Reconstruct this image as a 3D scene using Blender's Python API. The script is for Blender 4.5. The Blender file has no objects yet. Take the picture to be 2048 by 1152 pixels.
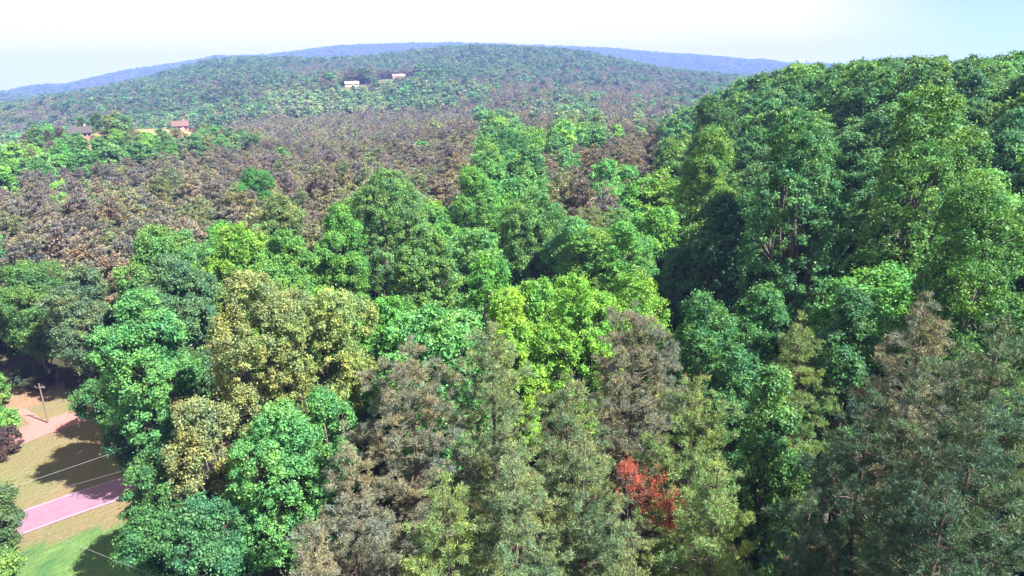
import bpy, math, random
import numpy as np
from mathutils import Vector, Matrix
R = math.radians
C = bpy.context.scene.collection
scene = bpy.context.scene

# ------------------------------------------------------------------ camera
CAM_Z = 45.0
PITCH, ROLL, FPX = R(17.3), R(-0.9), 1334.0
cam_d = bpy.data.cameras.new('camera')
cam = bpy.data.objects.new('camera', cam_d); C.objects.link(cam)
cam_d.sensor_width = 36.0
cam_d.lens = 36.0 * FPX / 2048.0
cam_d.clip_start = 0.5; cam_d.clip_end = 60000
cam_rot = Matrix.Rotation(R(90) - PITCH, 3, 'X') @ Matrix.Rotation(ROLL, 3, 'Z')
cam.matrix_world = Matrix.Translation((0, 0, CAM_Z)) @ cam_rot.to_4x4()
scene.camera = cam
MR = np.array(cam_rot)

# ------------------------------------------------------------------ sky and sun
SUN_AZ, SUN_EL = R(119), R(48)          # azimuth clockwise from the view direction (+y)
world = bpy.data.worlds.new('World'); scene.world = world; world.use_nodes = True
wn = world.node_tree; wn.nodes.clear()
def wnode(t): return wn.nodes.new(t)
w_out = wnode('ShaderNodeOutputWorld'); w_bg = wnode('ShaderNodeBackground')
w_sky = wnode('ShaderNodeTexSky'); w_sky.sky_type = 'NISHITA'; w_sky.sun_disc = False
w_sky.sun_elevation = SUN_EL; w_sky.sun_rotation = SUN_AZ
w_sky.air_density = 0.5; w_sky.dust_density = 0.0; w_sky.ozone_density = 3.0; w_sky.altitude = 200
# thin bright veil of high cloud that thins out towards the right of the view
tc = wnode('ShaderNodeTexCoord'); sepx = wnode('ShaderNodeSeparateXYZ')
wn.links.new(tc.outputs['Generated'], sepx.inputs[0])
mp = wnode('ShaderNodeMapping'); mp.inputs['Scale'].default_value = (1.2, 1.2, 4.0)
wn.links.new(tc.outputs['Generated'], mp.inputs['Vector'])
nz = wnode('ShaderNodeTexNoise'); nz.inputs['Scale'].default_value = 1.6; nz.inputs['Detail'].default_value = 5
wn.links.new(mp.outputs[0], nz.inputs['Vector'])
def wmath(op, a, b=None, c=None):
    m = wnode('ShaderNodeMath'); m.operation = op
    for i, v in enumerate((a, b, c)):
        if v is None: continue
        if isinstance(v, (int, float)): m.inputs[i].default_value = v
        else: wn.links.new(v, m.inputs[i])
    return m.outputs[0]
cover = wmath('ADD', wmath('MULTIPLY_ADD', sepx.outputs[0], -5.0, 2.75), wmath('MULTIPLY', nz.outputs[0], 0.5))
cover = wmath('SUBTRACT', cover, wmath('MULTIPLY', sepx.outputs[2], 3.4))
clampn = wnode('ShaderNodeClamp'); wn.links.new(cover, clampn.inputs[0])
clampn.inputs['Min'].default_value = 0.02; clampn.inputs['Max'].default_value = 0.93
mixc = wnode('ShaderNodeMix'); mixc.data_type = 'RGBA'
wn.links.new(clampn.outputs[0], mixc.inputs[0])
wn.links.new(w_sky.outputs[0], mixc.inputs[6]); mixc.inputs[7].default_value = (6.3, 5.5, 4.2, 1)
wn.links.new(mixc.outputs[2], w_bg.inputs[0]); w_bg.inputs[1].default_value = 0.05
wn.links.new(w_bg.outputs[0], w_out.inputs[0])

sun_d = bpy.data.lights.new('sun', 'SUN'); sun_d.energy = 5.0; sun_d.angle = R(0.53); sun_d.color = (1.0, 0.94, 0.83)
sun = bpy.data.objects.new('sun', sun_d); C.objects.link(sun)
sdir = Vector((math.sin(SUN_AZ) * math.cos(SUN_EL), math.cos(SUN_AZ) * math.cos(SUN_EL), math.sin(SUN_EL)))
sun.rotation_euler = sdir.to_track_quat('Z', 'Y').to_euler()
sun.location = (60, -20, 90)

scene.view_settings.view_transform = 'Standard'; scene.view_settings.look = 'None'
scene.view_settings.exposure = 2.25; scene.view_settings.gamma = 1.0; scene.view_settings.use_curve_mapping = False
cy = scene.cycles
cy.use_denoising = True; cy.max_bounces = 6; cy.diffuse_bounces = 3; cy.transmission_bounces = 3; cy.glossy_bounces = 1
cy.volume_bounces = 0; cy.transparent_max_bounces = 4
cy.caustics_reflective = False; cy.caustics_refractive = False

# ------------------------------------------------------------------ helpers: camera <-> world
def ray(X, Y):
    d = MR @ np.array([(X - 1024) / FPX, -(Y - 576) / FPX, -1.0])
    return d / np.linalg.norm(d)
def project(P):
    q = (np.asarray(P, float) - np.array([0, 0, CAM_Z])) @ MR
    z = -q[..., 2]
    z = np.where(np.abs(z) < 1e-6, 1e-6, z)
    return 1024 + FPX * q[..., 0] / z, 576 - FPX * q[..., 1] / z, z
def at(X, Y, d):
    """the point seen at photo pixel X, Y that is d metres away over the ground"""
    r = ray(X, Y); h = math.hypot(r[0], r[1])
    return np.array([0, 0, CAM_Z]) + r * (d / h)

# ------------------------------------------------------------------ terrain
def sstep(a, b, x):
    t = np.clip((x - a) / (b - a), 0, 1); return t * t * (3 - 2 * t)
_rg = np.random.default_rng(5)
_wv = [( _rg.uniform(0, 2*math.pi), _rg.uniform(0, 2*math.pi), L) for L in (130, 210, 340, 480, 650, 900, 1300, 1900) for _ in range(2)]
def undul(x, y):
    s = 0
    for a, ph, L in _wv:
        s = s + (L / 900.0) ** 0.9 * np.sin((x * math.cos(a) + y * math.sin(a)) * 2 * math.pi / L + ph)
    return s
# skyline of the two ridges, as directions from the look-out point
mid_ridge = [(-400, 285), (-100, 235), (0, 208), (60, 198), (160, 184), (280, 160), (360, 138), (430, 122), (500, 118), (600, 120), (700, 118), (790, 110), (850, 100), (950, 95), (1060, 98),
             (1160, 106), (1250, 122), (1320, 138), (1450, 152), (1560, 156), (1700, 160), (2048, 168), (2400, 190)]
far_ridge = [(-400, 262), (-100, 214), (0, 189), (40, 177), (80, 171), (130, 170), (250, 142), (330, 131), (395, 121), (430, 113), (470, 113), (520, 112), (600, 102), (680, 93), (800, 88), (900, 87),
             (1000, 90), (1100, 93), (1220, 98), (1320, 106), (1450, 115), (1500, 121), (1525, 119), (1570, 127), (1700, 130), (2048, 140), (2400, 170)]
def ridge(tab):
    az, tn = [], []
    for X, Y in tab:
        r = ray(X, Y); az.append(math.atan2(r[0], r[1])); tn.append(r[2] / math.hypot(r[0], r[1]))
    return np.array(az), np.array(tn)
AZ2, TN2 = ridge(mid_ridge); AZ3, TN3 = ridge(far_ridge)
R2, R3 = 1950.0, 4700.0
BUMPS = []
def ground_z(x, y):
    x = np.asarray(x, float); y = np.asarray(y, float)
    r = np.hypot(x, y); az = np.arctan2(x, y)
    z = 4.0 * sstep(-70, 20, x) * sstep(20, 60, y)
    z = z + (20.0 * sstep(0, 50, x - 0.18 * y) + 2.5 * sstep(40, 130, x)) * sstep(30, 125, y) * (1 - sstep(230, 390, y)) * (1 - sstep(260, 420, x))
    z = z + 3.2 * undul(x, y) * sstep(150, 800, r) + (10.0 * np.sin(y / 118.0 + 1.1 * np.sin(x / 260.0)) + 4.0 * np.sin(x / 95.0 + y / 300.0)) * sstep(420, 800, r)
    z = z - 10 * sstep(250, 700, r) * (1 - sstep(900, 1500, r))
    front = 1 - sstep(R(55), R(90), np.abs(az))
    h2 = (CAM_Z - 20 + R2 * np.interp(az, AZ2, TN2))
    h3 = (CAM_Z - 18 + R3 * np.interp(az, AZ3, TN3))
    w2 = np.exp(-((r - R2) / np.where(r < R2, 820.0, 560.0)) ** 2); w3 = sstep(3000, R3, r)
    z = z * (1 - w2) * (1 - w3) + (h2 * w2 * (1 - w3) + h3 * w3) * front
    for bx, by, bh, br2 in BUMPS: z = z + bh * np.exp(-(((x - bx) ** 2 + (y - by) ** 2) / br2 ** 2))
    return z
# (X0, X1, Y0, Y1, distance): the open fields and house lots between the far trees, on low knolls
CLEAR = [(128, 205, 250, 276, 350), (266, 345, 240, 266, 410), (338, 392, 232, 262, 405), (676, 738, 148, 172, 900), (748, 826, 133, 158, 1060), (820, 866, 91, 99, 1900),
         (0, 16, 372, 492, 175)]
_p = [at((c_[0] + c_[1]) / 2, c_[3], c_[4]) for c_ in CLEAR[:5]]; _r = [30 + 0.05 * c_[4] for c_ in CLEAR[:5]]
_A = np.array([[math.exp(-((p_[0] - q_[0]) ** 2 + (p_[1] - q_[1]) ** 2) / r_ ** 2) for q_, r_ in zip(_p, _r)] for p_ in _p])
_b = np.linalg.solve(_A, [p_[2] - float(ground_z(p_[0], p_[1])) for p_ in _p])
BUMPS += [(p_[0], p_[1], b_, r_) for p_, b_, r_ in zip(_p, _b, _r)]

def mesh_obj(name, V, F, mats, parent=None, smooth=False, mat_index=None, attr=None):
    """V (n,3), F (m,k) arrays -> one mesh object"""
    me = bpy.data.meshes.new(name)
    V = np.ascontiguousarray(V, np.float32); F = np.ascontiguousarray(F, np.int32)
    k = F.shape[1]
    me.vertices.add(len(V)); me.vertices.foreach_set('co', V.ravel())
    me.loops.add(F.size); me.loops.foreach_set('vertex_index', F.ravel())
    me.polygons.add(len(F)); me.polygons.foreach_set('loop_start', np.arange(0, F.size, k, dtype=np.int32))
    if mat_index is not None: me.polygons.foreach_set('material_index', mat_index.astype(np.int32))
    if smooth: me.polygons.foreach_set('use_smooth', np.ones(len(F), bool))
    for m in (mats if isinstance(mats, (list, tuple)) else [mats]): me.materials.append(m)
    if attr is not None:
        a = me.attributes.new('leaf', 'FLOAT', 'FACE'); a.data.foreach_set('value', attr.astype(np.float32))
    me.update(calc_edges=True)
    o = bpy.data.objects.new(name, me); C.objects.link(o)
    if parent is not None: o.parent = parent
    return o
def tag(o, label=None, cat=None, group=None, kind=None):
    if label: o['label'] = label
    if cat: o['category'] = cat
    if group: o['group'] = group
    if kind: o['kind'] = kind
    return o
def empty(name, loc, rz=0.0):
    o = bpy.data.objects.new(name, None); C.objects.link(o); o.location = loc; o.rotation_euler = (0, 0, rz); o.empty_display_size = 0.5
    return o

# ------------------------------------------------------------------ materials
def new_mat(name):
    m = bpy.data.materials.new(name); m.use_nodes = True; nt = m.node_tree; nt.nodes.clear()
    return m, nt, nt.nodes, nt.links
def nmix(nt, fac, a, b, blend='MIX'):
    n = nt.nodes.new('ShaderNodeMix'); n.data_type = 'RGBA'; n.blend_type = blend
    for i, v in ((0, fac), (6, a), (7, b)):
        if hasattr(v, 'is_linked') or hasattr(v, 'links'): nt.links.new(v, n.inputs[i])
        elif isinstance(v, (int, float)): n.inputs[i].default_value = v
        else: n.inputs[i].default_value = (*v, 1)
    return n.outputs[2]
def leaf_material(name, source, transl=0.35):
    """foliage: hue of the whole tree from the object (or the instance), leaf-to-leaf variation from the mesh"""
    m, nt, N, L = new_mat(name)
    out = N.new('ShaderNodeOutputMaterial')
    if source == 'object':
        oi = N.new('ShaderNodeObjectInfo'); base = oi.outputs['Color']
    else:
        at_ = N.new('ShaderNodeAttribute'); at_.attribute_type = 'INSTANCER'; at_.attribute_name = 'tint'; base = at_.outputs['Color']
    lf = N.new('ShaderNodeAttribute'); lf.attribute_name = 'leaf'
    ramp = N.new('ShaderNodeValToRGB'); L.new(lf.outputs['Fac'], ramp.inputs[0])
    cr = ramp.color_ramp; cr.elements[0].color = (0.45, 0.62, 0.66, 1); cr.elements[1].color = (1.85, 1.95, 1.6, 1)
    e = cr.elements.new(0.5); e.color = (1.0, 1.16, 1.14, 1)
    col = nmix(nt, 1.0, base, ramp.outputs[0], 'MULTIPLY')
    tcn = N.new('ShaderNodeTexCoord'); dn = N.new('ShaderNodeTexNoise'); dn.inputs['Scale'].default_value = 0.42; dn.inputs['Detail'].default_value = 3
    L.new(tcn.outputs['Object'], dn.inputs['Vector'])
    dr = N.new('ShaderNodeValToRGB'); L.new(dn.outputs[0], dr.inputs[0])
    dr.color_ramp.elements[0].position = 0.34; dr.color_ramp.elements[0].color = (0.74, 0.92, 1.12, 1); dr.color_ramp.elements[1].position = 0.66; dr.color_ramp.elements[1].color = (1.35, 1.10, 0.86, 1)
    col = nmix(nt, 1.0, col, dr.outputs[0], 'MULTIPLY')
    p = N.new('ShaderNodeBsdfPrincipled'); L.new(col, p.inputs['Base Color']); p.inputs['Roughness'].default_value = 0.55
    p.inputs['Specular IOR Level'].default_value = 0.28
    t = N.new('ShaderNodeBsdfTranslucent')
    tcx = nmix(nt, 1.0, col, (1.25, 1.35, 0.6), 'MULTIPLY'); L.new(tcx, t.inputs['Color'])
    mx = N.new('ShaderNodeMixShader'); mx.inputs[0].default_value = transl
    L.new(p.outputs[0], mx.inputs[1]); L.new(t.outputs[0], mx.inputs[2]); L.new(mx.outputs[0], out.inputs[0])
    return m
M_LEAF = leaf_material('broad_leaves', 'object'); M_NEEDLE = leaf_material('pine_needles', 'object', 0.22)
M_LEAF_I = leaf_material('forest_leaves', 'instance'); M_NEEDLE_I = leaf_material('forest_needles', 'instance', 0.22)

def simple_mat(name, c1, c2, scale=3.0, rough=0.85, bump=0.0, detail=6, coord='Object', stretch=(1, 1, 1), metallic=0.0):
    m, nt, N, L = new_mat(name)
    out = N.new('ShaderNodeOutputMaterial'); p = N.new('ShaderNodeBsdfPrincipled'); L.new(p.outputs[0], out.inputs[0])
    tcn = N.new('ShaderNodeTexCoord'); mpn = N.new('ShaderNodeMapping'); mpn.inputs['Scale'].default_value = stretch
    L.new(tcn.outputs[coord], mpn.inputs[0])
    n = N.new('ShaderNodeTexNoise'); n.inputs['Scale'].default_value = scale; n.inputs['Detail'].default_value = detail; n.inputs['Roughness'].default_value = 0.65
    L.new(mpn.outputs[0], n.inputs['Vector'])
    r = N.new('ShaderNodeMapRange'); r.inputs[1].default_value = 0.32; r.inputs[2].default_value = 0.68; L.new(n.outputs[0], r.inputs[0])
    L.new(nmix(nt, r.outputs[0], c1, c2), p.inputs['Base Color']); p.inputs['Roughness'].default_value = rough; p.inputs['Metallic'].default_value = metallic
    if bump:
        b = N.new('ShaderNodeBump'); b.inputs['Strength'].default_value = 0.6; b.inputs['Distance'].default_value = bump
        L.new(n.outputs[0], b.inputs['Height']); L.new(b.outputs[0], p.inputs['Normal'])
    return m
M_BARK = simple_mat('bark_grey', (0.05, 0.043, 0.036), (0.12, 0.105, 0.09), 4, 0.9, 0.03, stretch=(1, 1, 0.2))
M_PBARK = simple_mat('bark_pine', (0.045, 0.034, 0.028), (0.105, 0.078, 0.06), 5, 0.9, 0.03, stretch=(1, 1, 0.3))
M_CANDLE = simple_mat('pine_shoots', (0.22, 0.14, 0.08), (0.32, 0.23, 0.15), 2, 0.7)
M_ROAD = simple_mat('road_surface', (0.165, 0.088, 0.14), (0.21, 0.112, 0.175), 0.9, 0.8, 0.01, coord='Object')
M_ROADEDGE = simple_mat('road_edge_line', (0.26, 0.17, 0.24), (0.33, 0.24, 0.30), 1.5, 0.7)
M_DRIVE = simple_mat('drive_surface', (0.25, 0.11, 0.105), (0.31, 0.14, 0.13), 1.2, 0.85, 0.01)
M_POLE = simple_mat('weathered_pole', (0.10, 0.075, 0.07), (0.16, 0.13, 0.12), 6, 0.8, stretch=(1, 1, 0.1))
M_WIRE = simple_mat('bright_cable', (0.16, 0.16, 0.18), (0.22, 0.22, 0.24), 1, 0.5)
M_GLASS = simple_mat('window_glass', (0.03, 0.04, 0.06), (0.05, 0.06, 0.08), 1, 0.1)
M_TRIM = simple_mat('white_trim', (0.65, 0.62, 0.60), (0.75, 0.73, 0.70), 3, 0.6)

def ground_material():
    m, nt, N, L = new_mat('ground_cover')
    out = N.new('ShaderNodeOutputMaterial'); p = N.new('ShaderNodeBsdfPrincipled'); L.new(p.outputs[0], out.inputs[0])
    g = N.new('ShaderNodeNewGeometry')
    def noise(sc, det=6, stretch=None):
        n = N.new('ShaderNodeTexNoise'); n.inputs['Scale'].default_value = sc; n.inputs['Detail'].default_value = det; n.inputs['Roughness'].default_value = 0.68
        if stretch:
            mp_ = N.new('ShaderNodeMapping'); mp_.inputs['Scale'].default_value = stretch; mp_.inputs['Rotation'].default_value = (0, 0, R(-28)); L.new(g.outputs['Position'], mp_.inputs[0]); L.new(mp_.outputs[0], n.inputs['Vector'])
        else: L.new(g.outputs['Position'], n.inputs['Vector'])
        r = N.new('ShaderNodeMapRange'); r.inputs[1].default_value = 0.33; r.inputs[2].default_value = 0.67; L.new(n.outputs[0], r.inputs[0])
        return r.outputs[0]
    def vattr(nm):
        a = N.new('ShaderNodeAttribute'); a.attribute_name = nm; return a.outputs['Fac']
    floor = nmix(nt, noise(0.8), (0.028, 0.034, 0.016), (0.07, 0.055, 0.035))
    grass = nmix(nt, noise(0.16, 8, (0.35, 1.4, 1)), (0.145, 0.135, 0.068), (0.125, 0.15, 0.062))
    grass = nmix(nt, noise(0.06, 3), grass, (0.20, 0.135, 0.09))
    lawn = nmix(nt, noise(0.45, 9), (0.055, 0.13, 0.045), (0.115, 0.185, 0.062))
    clay = nmix(nt, noise(0.12), (0.25, 0.14, 0.10), (0.20, 0.15, 0.09))
    field = nmix(nt, noise(0.02), (0.15, 0.145, 0.07), (0.20, 0.175, 0.105))
    hill = nmix(nt, noise(0.012, 12), (0.016, 0.04, 0.018), (0.055, 0.075, 0.03))
    c = nmix(nt, vattr('meadow'), floor, grass); c = nmix(nt, vattr('lawn'), c, lawn); c = nmix(nt, vattr('clay'), c, clay)
    c = nmix(nt, vattr('field'), c, field); c = nmix(nt, vattr('hill'), c, hill)
    L.new(c, p.inputs['Base Color']); p.inputs['Roughness'].default_value = 0.95; p.inputs['Specular IOR Level'].default_value = 0.1
    b = N.new('ShaderNodeBump'); b.inputs['Strength'].default_value = 0.7; b.inputs['Distance'].default_value = 0.25; L.new(noise(1.6, 8), b.inputs['Height']); L.new(b.outputs[0], p.inputs['Normal'])
    return m
M_GROUND = ground_material()

def in_poly(px, py, poly):
    px = np.asarray(px, float); py = np.asarray(py, float); c = np.zeros(px.shape, bool); n = len(poly); j = n - 1
    for i in range(n):
        xi, yi = poly[i]; xj, yj = poly[j]
        t = ((yi > py) != (yj > py)) & (px < (xj - xi) * (py - yi) / ((yj - yi) or 1e-9) + xi); c ^= t; j = i
    return c
def ground_at(X, Y):
    """point on the terrain along the sight line"""
    r = ray(X, Y); t = 20.0
    for _ in range(4000):
        p = np.array([0, 0, CAM_Z]) + r * t
        h = p[2] - float(ground_z(p[0], p[1]))
        if h < 0.02: break
        t += max(h * 0.6, 0.02)
    return p
OPEN_PIX = [(-420, 748), (20, 752), (70, 752), (112, 750), (150, 800), (215, 850), (262, 905), (285, 985), (300, 1060), (350, 1170), (420, 1400), (-900, 1400)]
OPEN = [tuple(ground_at(X, Y)[:2]) for X, Y in OPEN_PIX]
LAWN = [tuple(ground_at(X, Y)[:2]) for X, Y in [(-500, 1180), (20, 1100), (110, 1085), (205, 1055), (420, 1020), (420, 1400), (-500, 1400)]]
CLAY = [tuple(ground_at(X, Y)[:2]) for X, Y in [(-100, 830), (-100, 770), (30, 758), (118, 750), (100, 800), (40, 822)]]

def build_ground():
    az = np.radians(np.concatenate([np.arange(-180, -50, 4.0), np.linspace(-50, 50, 401), np.arange(54, 180, 4.0)]))
    rr = np.concatenate([np.linspace(4, 170, 120), 170 * (6100 / 170.0) ** (np.arange(1, 190) / 189.0)])
    A, RR = np.meshgrid(az, rr)
    x = RR * np.sin(A); y = RR * np.cos(A); z = ground_z(x, y)
    V = np.stack([x, y, z], -1).reshape(-1, 3)
    na, nr = len(az), len(rr)
    i = np.arange(nr - 1)[:, None]; j = np.arange(na)[None, :]; j2 = (j + 1) % na
    F = np.stack([i * na + j, (i + 1) * na + j, (i + 1) * na + j2, i * na + j2], -1).reshape(-1, 4)
    c = len(V); V = np.vstack([V, [[0, 0, float(ground_z(0, 0))]]])
    F2 = np.array([[c, k, (k + 1) % na, (k + 1) % na] for k in range(na)])
    # centre fan as narrow quads would repeat an index: use an inner ring instead
    ring = np.stack([0.6 * np.sin(az), 0.6 * np.cos(az), ground_z(0.6 * np.sin(az), 0.6 * np.cos(az))], -1)
    V = np.vstack([V[:-1], ring]); b = c + np.arange(na); k = np.arange(na)
    F = np.vstack([F, np.stack([b, k, (k + 1) % na, c + (k + 1) % na], -1)])
    o = mesh_obj('ground', V, F, M_GROUND, smooth=True)
    global GZ; GZ = (float(V[:, 2].min()), float(V[:, 2].max())); print('ground z', GZ)
    X, Y, dep = project(V); rad = np.hypot(V[:, 0], V[:, 1])
    def put(nm, val):
        a = o.data.attributes.new(nm, 'FLOAT', 'POINT'); a.data.foreach_set('value', val.astype(np.float32))
    put('meadow', in_poly(V[:, 0], V[:, 1], OPEN)); put('lawn', in_poly(V[:, 0], V[:, 1], LAWN) & in_poly(V[:, 0], V[:, 1], OPEN)); put('clay', in_poly(V[:, 0], V[:, 1], CLAY))
    f = np.zeros(len(V), bool)
    for X0, X1, Y0, Y1, D in CLEAR:
        f |= (X > X0 + 6) & (X < X1 - 6) & (Y > Y0) & (dep > 0) & (rad > D * 0.7) & (rad < D * 1.12)
    gl_ = (np.sin(V[:, 0] / 83.0 + 2.1 * np.sin(V[:, 1] / 171.0)) * np.sin(V[:, 1] / 67.0 + 1.9 * np.sin(V[:, 0] / 140.0 + 1)) > 0.93) & (rad > 450)
    f |= gl_
    put('field', f); put('hill', sstep(400, 1500, rad))
    tag(o, 'grassy and wooded ground rolling out to the hills', kind='structure')
build_ground()

def ribbon(name, pts, halfw, mat, lift, label):
    pts = np.array(pts, float)
    # resample
    seg = np.r_[0, np.cumsum(np.linalg.norm(np.diff(pts, axis=0), axis=1))]
    s = np.linspace(0, seg[-1], 60); P = np.stack([np.interp(s, seg, pts[:, k]) for k in (0, 1)], -1)
    P[1:-1] = (P[:-2] + 2 * P[1:-1] + P[2:]) / 4
    T = np.gradient(P, axis=0); T /= np.linalg.norm(T, axis=1)[:, None]; Nn = np.stack([-T[:, 1], T[:, 0]], -1)
    V = []
    cols = np.linspace(-1, 1, 5)
    for c in cols:
        q = P + Nn * c * (halfw if np.isscalar(halfw) else halfw)
        V.append(np.c_[q, ground_z(q[:, 0], q[:, 1]) + lift])
    V = np.stack(V, 1).reshape(-1, 3); n = len(s); F = []
    for i in range(n - 1):
        for k in range(4):
            a = i * 5 + k; F.append((a, a + 1, a + 6, a + 5))
    o = mesh_obj(name, V, np.array(F)[:, ::-1], mat, smooth=True)
    return tag(o, label, kind='structure'), P, Nn
def g2(X, Y): return ground_at(X, Y)[:2]
road_pts = [g2(-330, 1175), g2(-100, 1090), g2(38, 1047), g2(130, 1014), g2(225, 982), g2(330, 950), g2(430, 925)]
_, RP, RN = ribbon('road', road_pts, 2.7, M_ROAD, 0.05, 'pinkish paved road crossing the grass into the tree shade')
for s in (-1, 1):
    ribbon('road_edge_line', RP + RN * s * 2.45, 0.10, M_ROADEDGE, 0.056, 'pale painted line along the road edge')
ribbon('driveway', [g2(-240, 945), g2(-40, 893), g2(30, 878), g2(70, 862), g2(120, 845), g2(190, 822)], 2.6, M_DRIVE, 0.05, 'salmon pink driveway crossing the dry grass')
ribbon('footpath', [g2(-200, 826), g2(-20, 819), g2(40, 821), g2(62, 835), g2(80, 853)], 0.7, M_DRIVE, 0.045, 'narrow pale track by the clay patch')

# ------------------------------------------------------------------ tree geometry (numpy)
def norm(v): return v / np.maximum(np.linalg.norm(v, axis=-1, keepdims=True), 1e-9)
def cards(rng, c, n, size, asp=0.62):
    """leaf sprays: folded rhombs at c facing n"""
    N_ = len(c); n = norm(n)
    t = norm(np.cross(n, rng.normal(size=(N_, 3)))); b = np.cross(n, t)
    s = size[:, None]
    v0 = c + t * s; v2 = c - t * s
    v1 = c + b * s * asp - n * s * 0.25; v3 = c - b * s * asp - n * s * 0.25
    V = np.stack([v0, v1, v2, v3], 1).reshape(-1, 3)
    F = np.arange(4 * N_).reshape(-1, 4)
    return V, F
def tube(path, rad, k=7):
    path = np.asarray(path, float); rad = np.asarray(rad, float); n = len(path)
    T = norm(np.gradient(path, axis=0)); up = np.where(np.abs(T[:, 2:3]) > 0.9, np.array([[1.0, 0, 0]]), np.array([[0, 0, 1.0]]))
    u = norm(np.cross(T, up)); w = np.cross(T, u)
    a = np.linspace(0, 2 * math.pi, k, endpoint=False)
    V = path[:, None, :] + rad[:, None, None] * (np.cos(a)[None, :, None] * u[:, None, :] + np.sin(a)[None, :, None] * w[:, None, :])
    V = V.reshape(-1, 3); i = np.arange(n - 1)[:, None]; j = np.arange(k)[None, :]
    F = np.stack([i * k + j, i * k + (j + 1) % k, (i + 1) * k + (j + 1) % k, (i + 1) * k + j], -1).reshape(-1, 4)
    return V, F
def join(parts):
    Vs, Fs, o = [], [], 0
    for V, F in parts: Vs.append(V); Fs.append(F + o); o += len(V)
    return np.vstack(Vs), np.vstack(Fs)

def broadleaf(seed, H, W, base=0.16, nleaf=26000, leaf=0.17, clump=0.75, lobes=9, tall=1.0):
    """returns (trunk V,F), (crown V,F,attr).  H height, W crown width, crown starts at base*H"""
    rng = np.random.default_rng(seed)
    cz0 = base * H; ch = H - cz0
    # lobes of the crown
    L = []
    nl = lobes
    for i in range(nl):
        a = i * 2.399 + rng.uniform(-0.5, 0.5); f = (i + 0.5) / nl
        zf = 0.22 + 0.62 * f + rng.uniform(-0.05, 0.05)
        rr = W / 2 * math.sin(math.pi * min(0.95, 0.12 + 0.86 * (1 - zf) ** 0.8)) * rng.uniform(0.42, 0.68)
        lr = W * rng.uniform(0.21, 0.29) * (1.0 - 0.28 * f)
        L.append((rr * math.cos(a), rr * math.sin(a), cz0 + ch * zf, lr, lr * rng.uniform(0.95, 1.35) * tall))
    L.append((rng.normal() * 0.3, rng.normal() * 0.3, cz0 + ch * 0.55, W * 0.30, ch * 0.36))
    L.append((rng.normal() * W * 0.05, rng.normal() * W * 0.05, H - W * 0.20, W * 0.19, W * 0.20))
    L = np.array(L)
    area = L[:, 3] ** 2
    ncl = int(max(14, 2.4 * W * ch / clump ** 2 * 0.42))
    cl = []
    idx = rng.choice(len(L), size=ncl * 4, p=area / area.sum())
    d = norm(rng.normal(size=(ncl * 4, 3)) + np.array([0, 0, 0.35]))
    P = L[idx, :3] + d * np.stack([L[idx, 3], L[idx, 3], L[idx, 4]], -1) * rng.uniform(0.82, 1.10, (ncl * 4, 1))
    # drop those deep inside another lobe
    q = (P[:, None, :] - L[None, :, :3]) / np.stack([L[:, 3], L[:, 3], L[:, 4]], -1)[None]
    dep = np.linalg.norm(q, axis=2).min(1)
    P = P[(dep > 0.80) & (P[:, 2] > cz0 * 0.8) & (P[:, 2] < H + 0.3)]
    keep = rng.permutation(len(P))[:ncl]; P = P[keep]
    ctr = np.array([0, 0, cz0 + ch * 0.45])
    per = max(3, nleaf // len(P))
    cr = clump * rng.uniform(0.5, 1.45, len(P))
    n = len(P) * per
    dd = norm(rng.normal(size=(n, 3)) + 0.55 * norm(np.repeat(P - ctr, per, 0)) + np.array([0, 0, 0.45]))
    rad = rng.uniform(0.12, 1.1, (n, 1)) ** 0.5; stray = rng.uniform(size=(n, 1)) < 0.22; rad = np.where(stray, rad * rng.uniform(1.0, 2.1, (n, 1)), rad)
    c = np.repeat(P, per, 0) + dd * rad * np.repeat(cr, per)[:, None] * np.array([1, 1, 0.85])
    nn = dd + rng.normal(size=(n, 3)) * 0.75
    size = leaf * rng.uniform(0.6, 1.35, n)
    V, F = cards(rng, c, nn, size)
    tone = np.clip(0.5 + np.repeat(rng.normal(size=len(P)) * 0.13, per) + rng.normal(size=n) * 0.2, 0, 1)
    # wood
    parts = []
    tr = 0.017 * H
    z = np.linspace(0, H * 0.86, 9); wob = np.cumsum(rng.normal(size=(9, 2)) * 0.012 * H, 0); wob[0] = 0
    spine = np.c_[wob * 0.6, z - 0.3 * (z == 0)]
    parts.append(tube(spine, tr * (1.25 - 1.12 * (z / z[-1])) + 0.02, 8))
    for l in L[:-1]:
        z0 = max(cz0 * 0.75, l[2] - ch * 0.33 - 0.1 * H); s0 = np.array([np.interp(z0, z, spine[:, 0]), np.interp(z0, z, spine[:, 1]), z0])
        e = l[:3]; mid = (s0 + e) / 2 + np.array([0, 0, -0.03 * H]) + rng.normal(size=3) * 0.2
        pth = np.array([s0, (s0 + mid) / 2 + rng.normal(size=3) * 0.1, mid, (mid + e) / 2, e]); r0 = tr * 0.42
        parts.append(tube(pth, np.linspace(r0, r0 * 0.3, 5), 5))
        for _ in range(7):
            e2 = e + norm(rng.normal(size=3) + np.array([0, 0, 0.4])) * l[3] * 0.9
            parts.append(tube(np.array([mid * 0.3 + e * 0.7, (e + e2) / 2 + rng.normal(size=3) * 0.1, e2]), [r0 * 0.35, r0 * 0.22, 0.012], 4))
    return join(parts), (V, F, tone)

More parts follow.
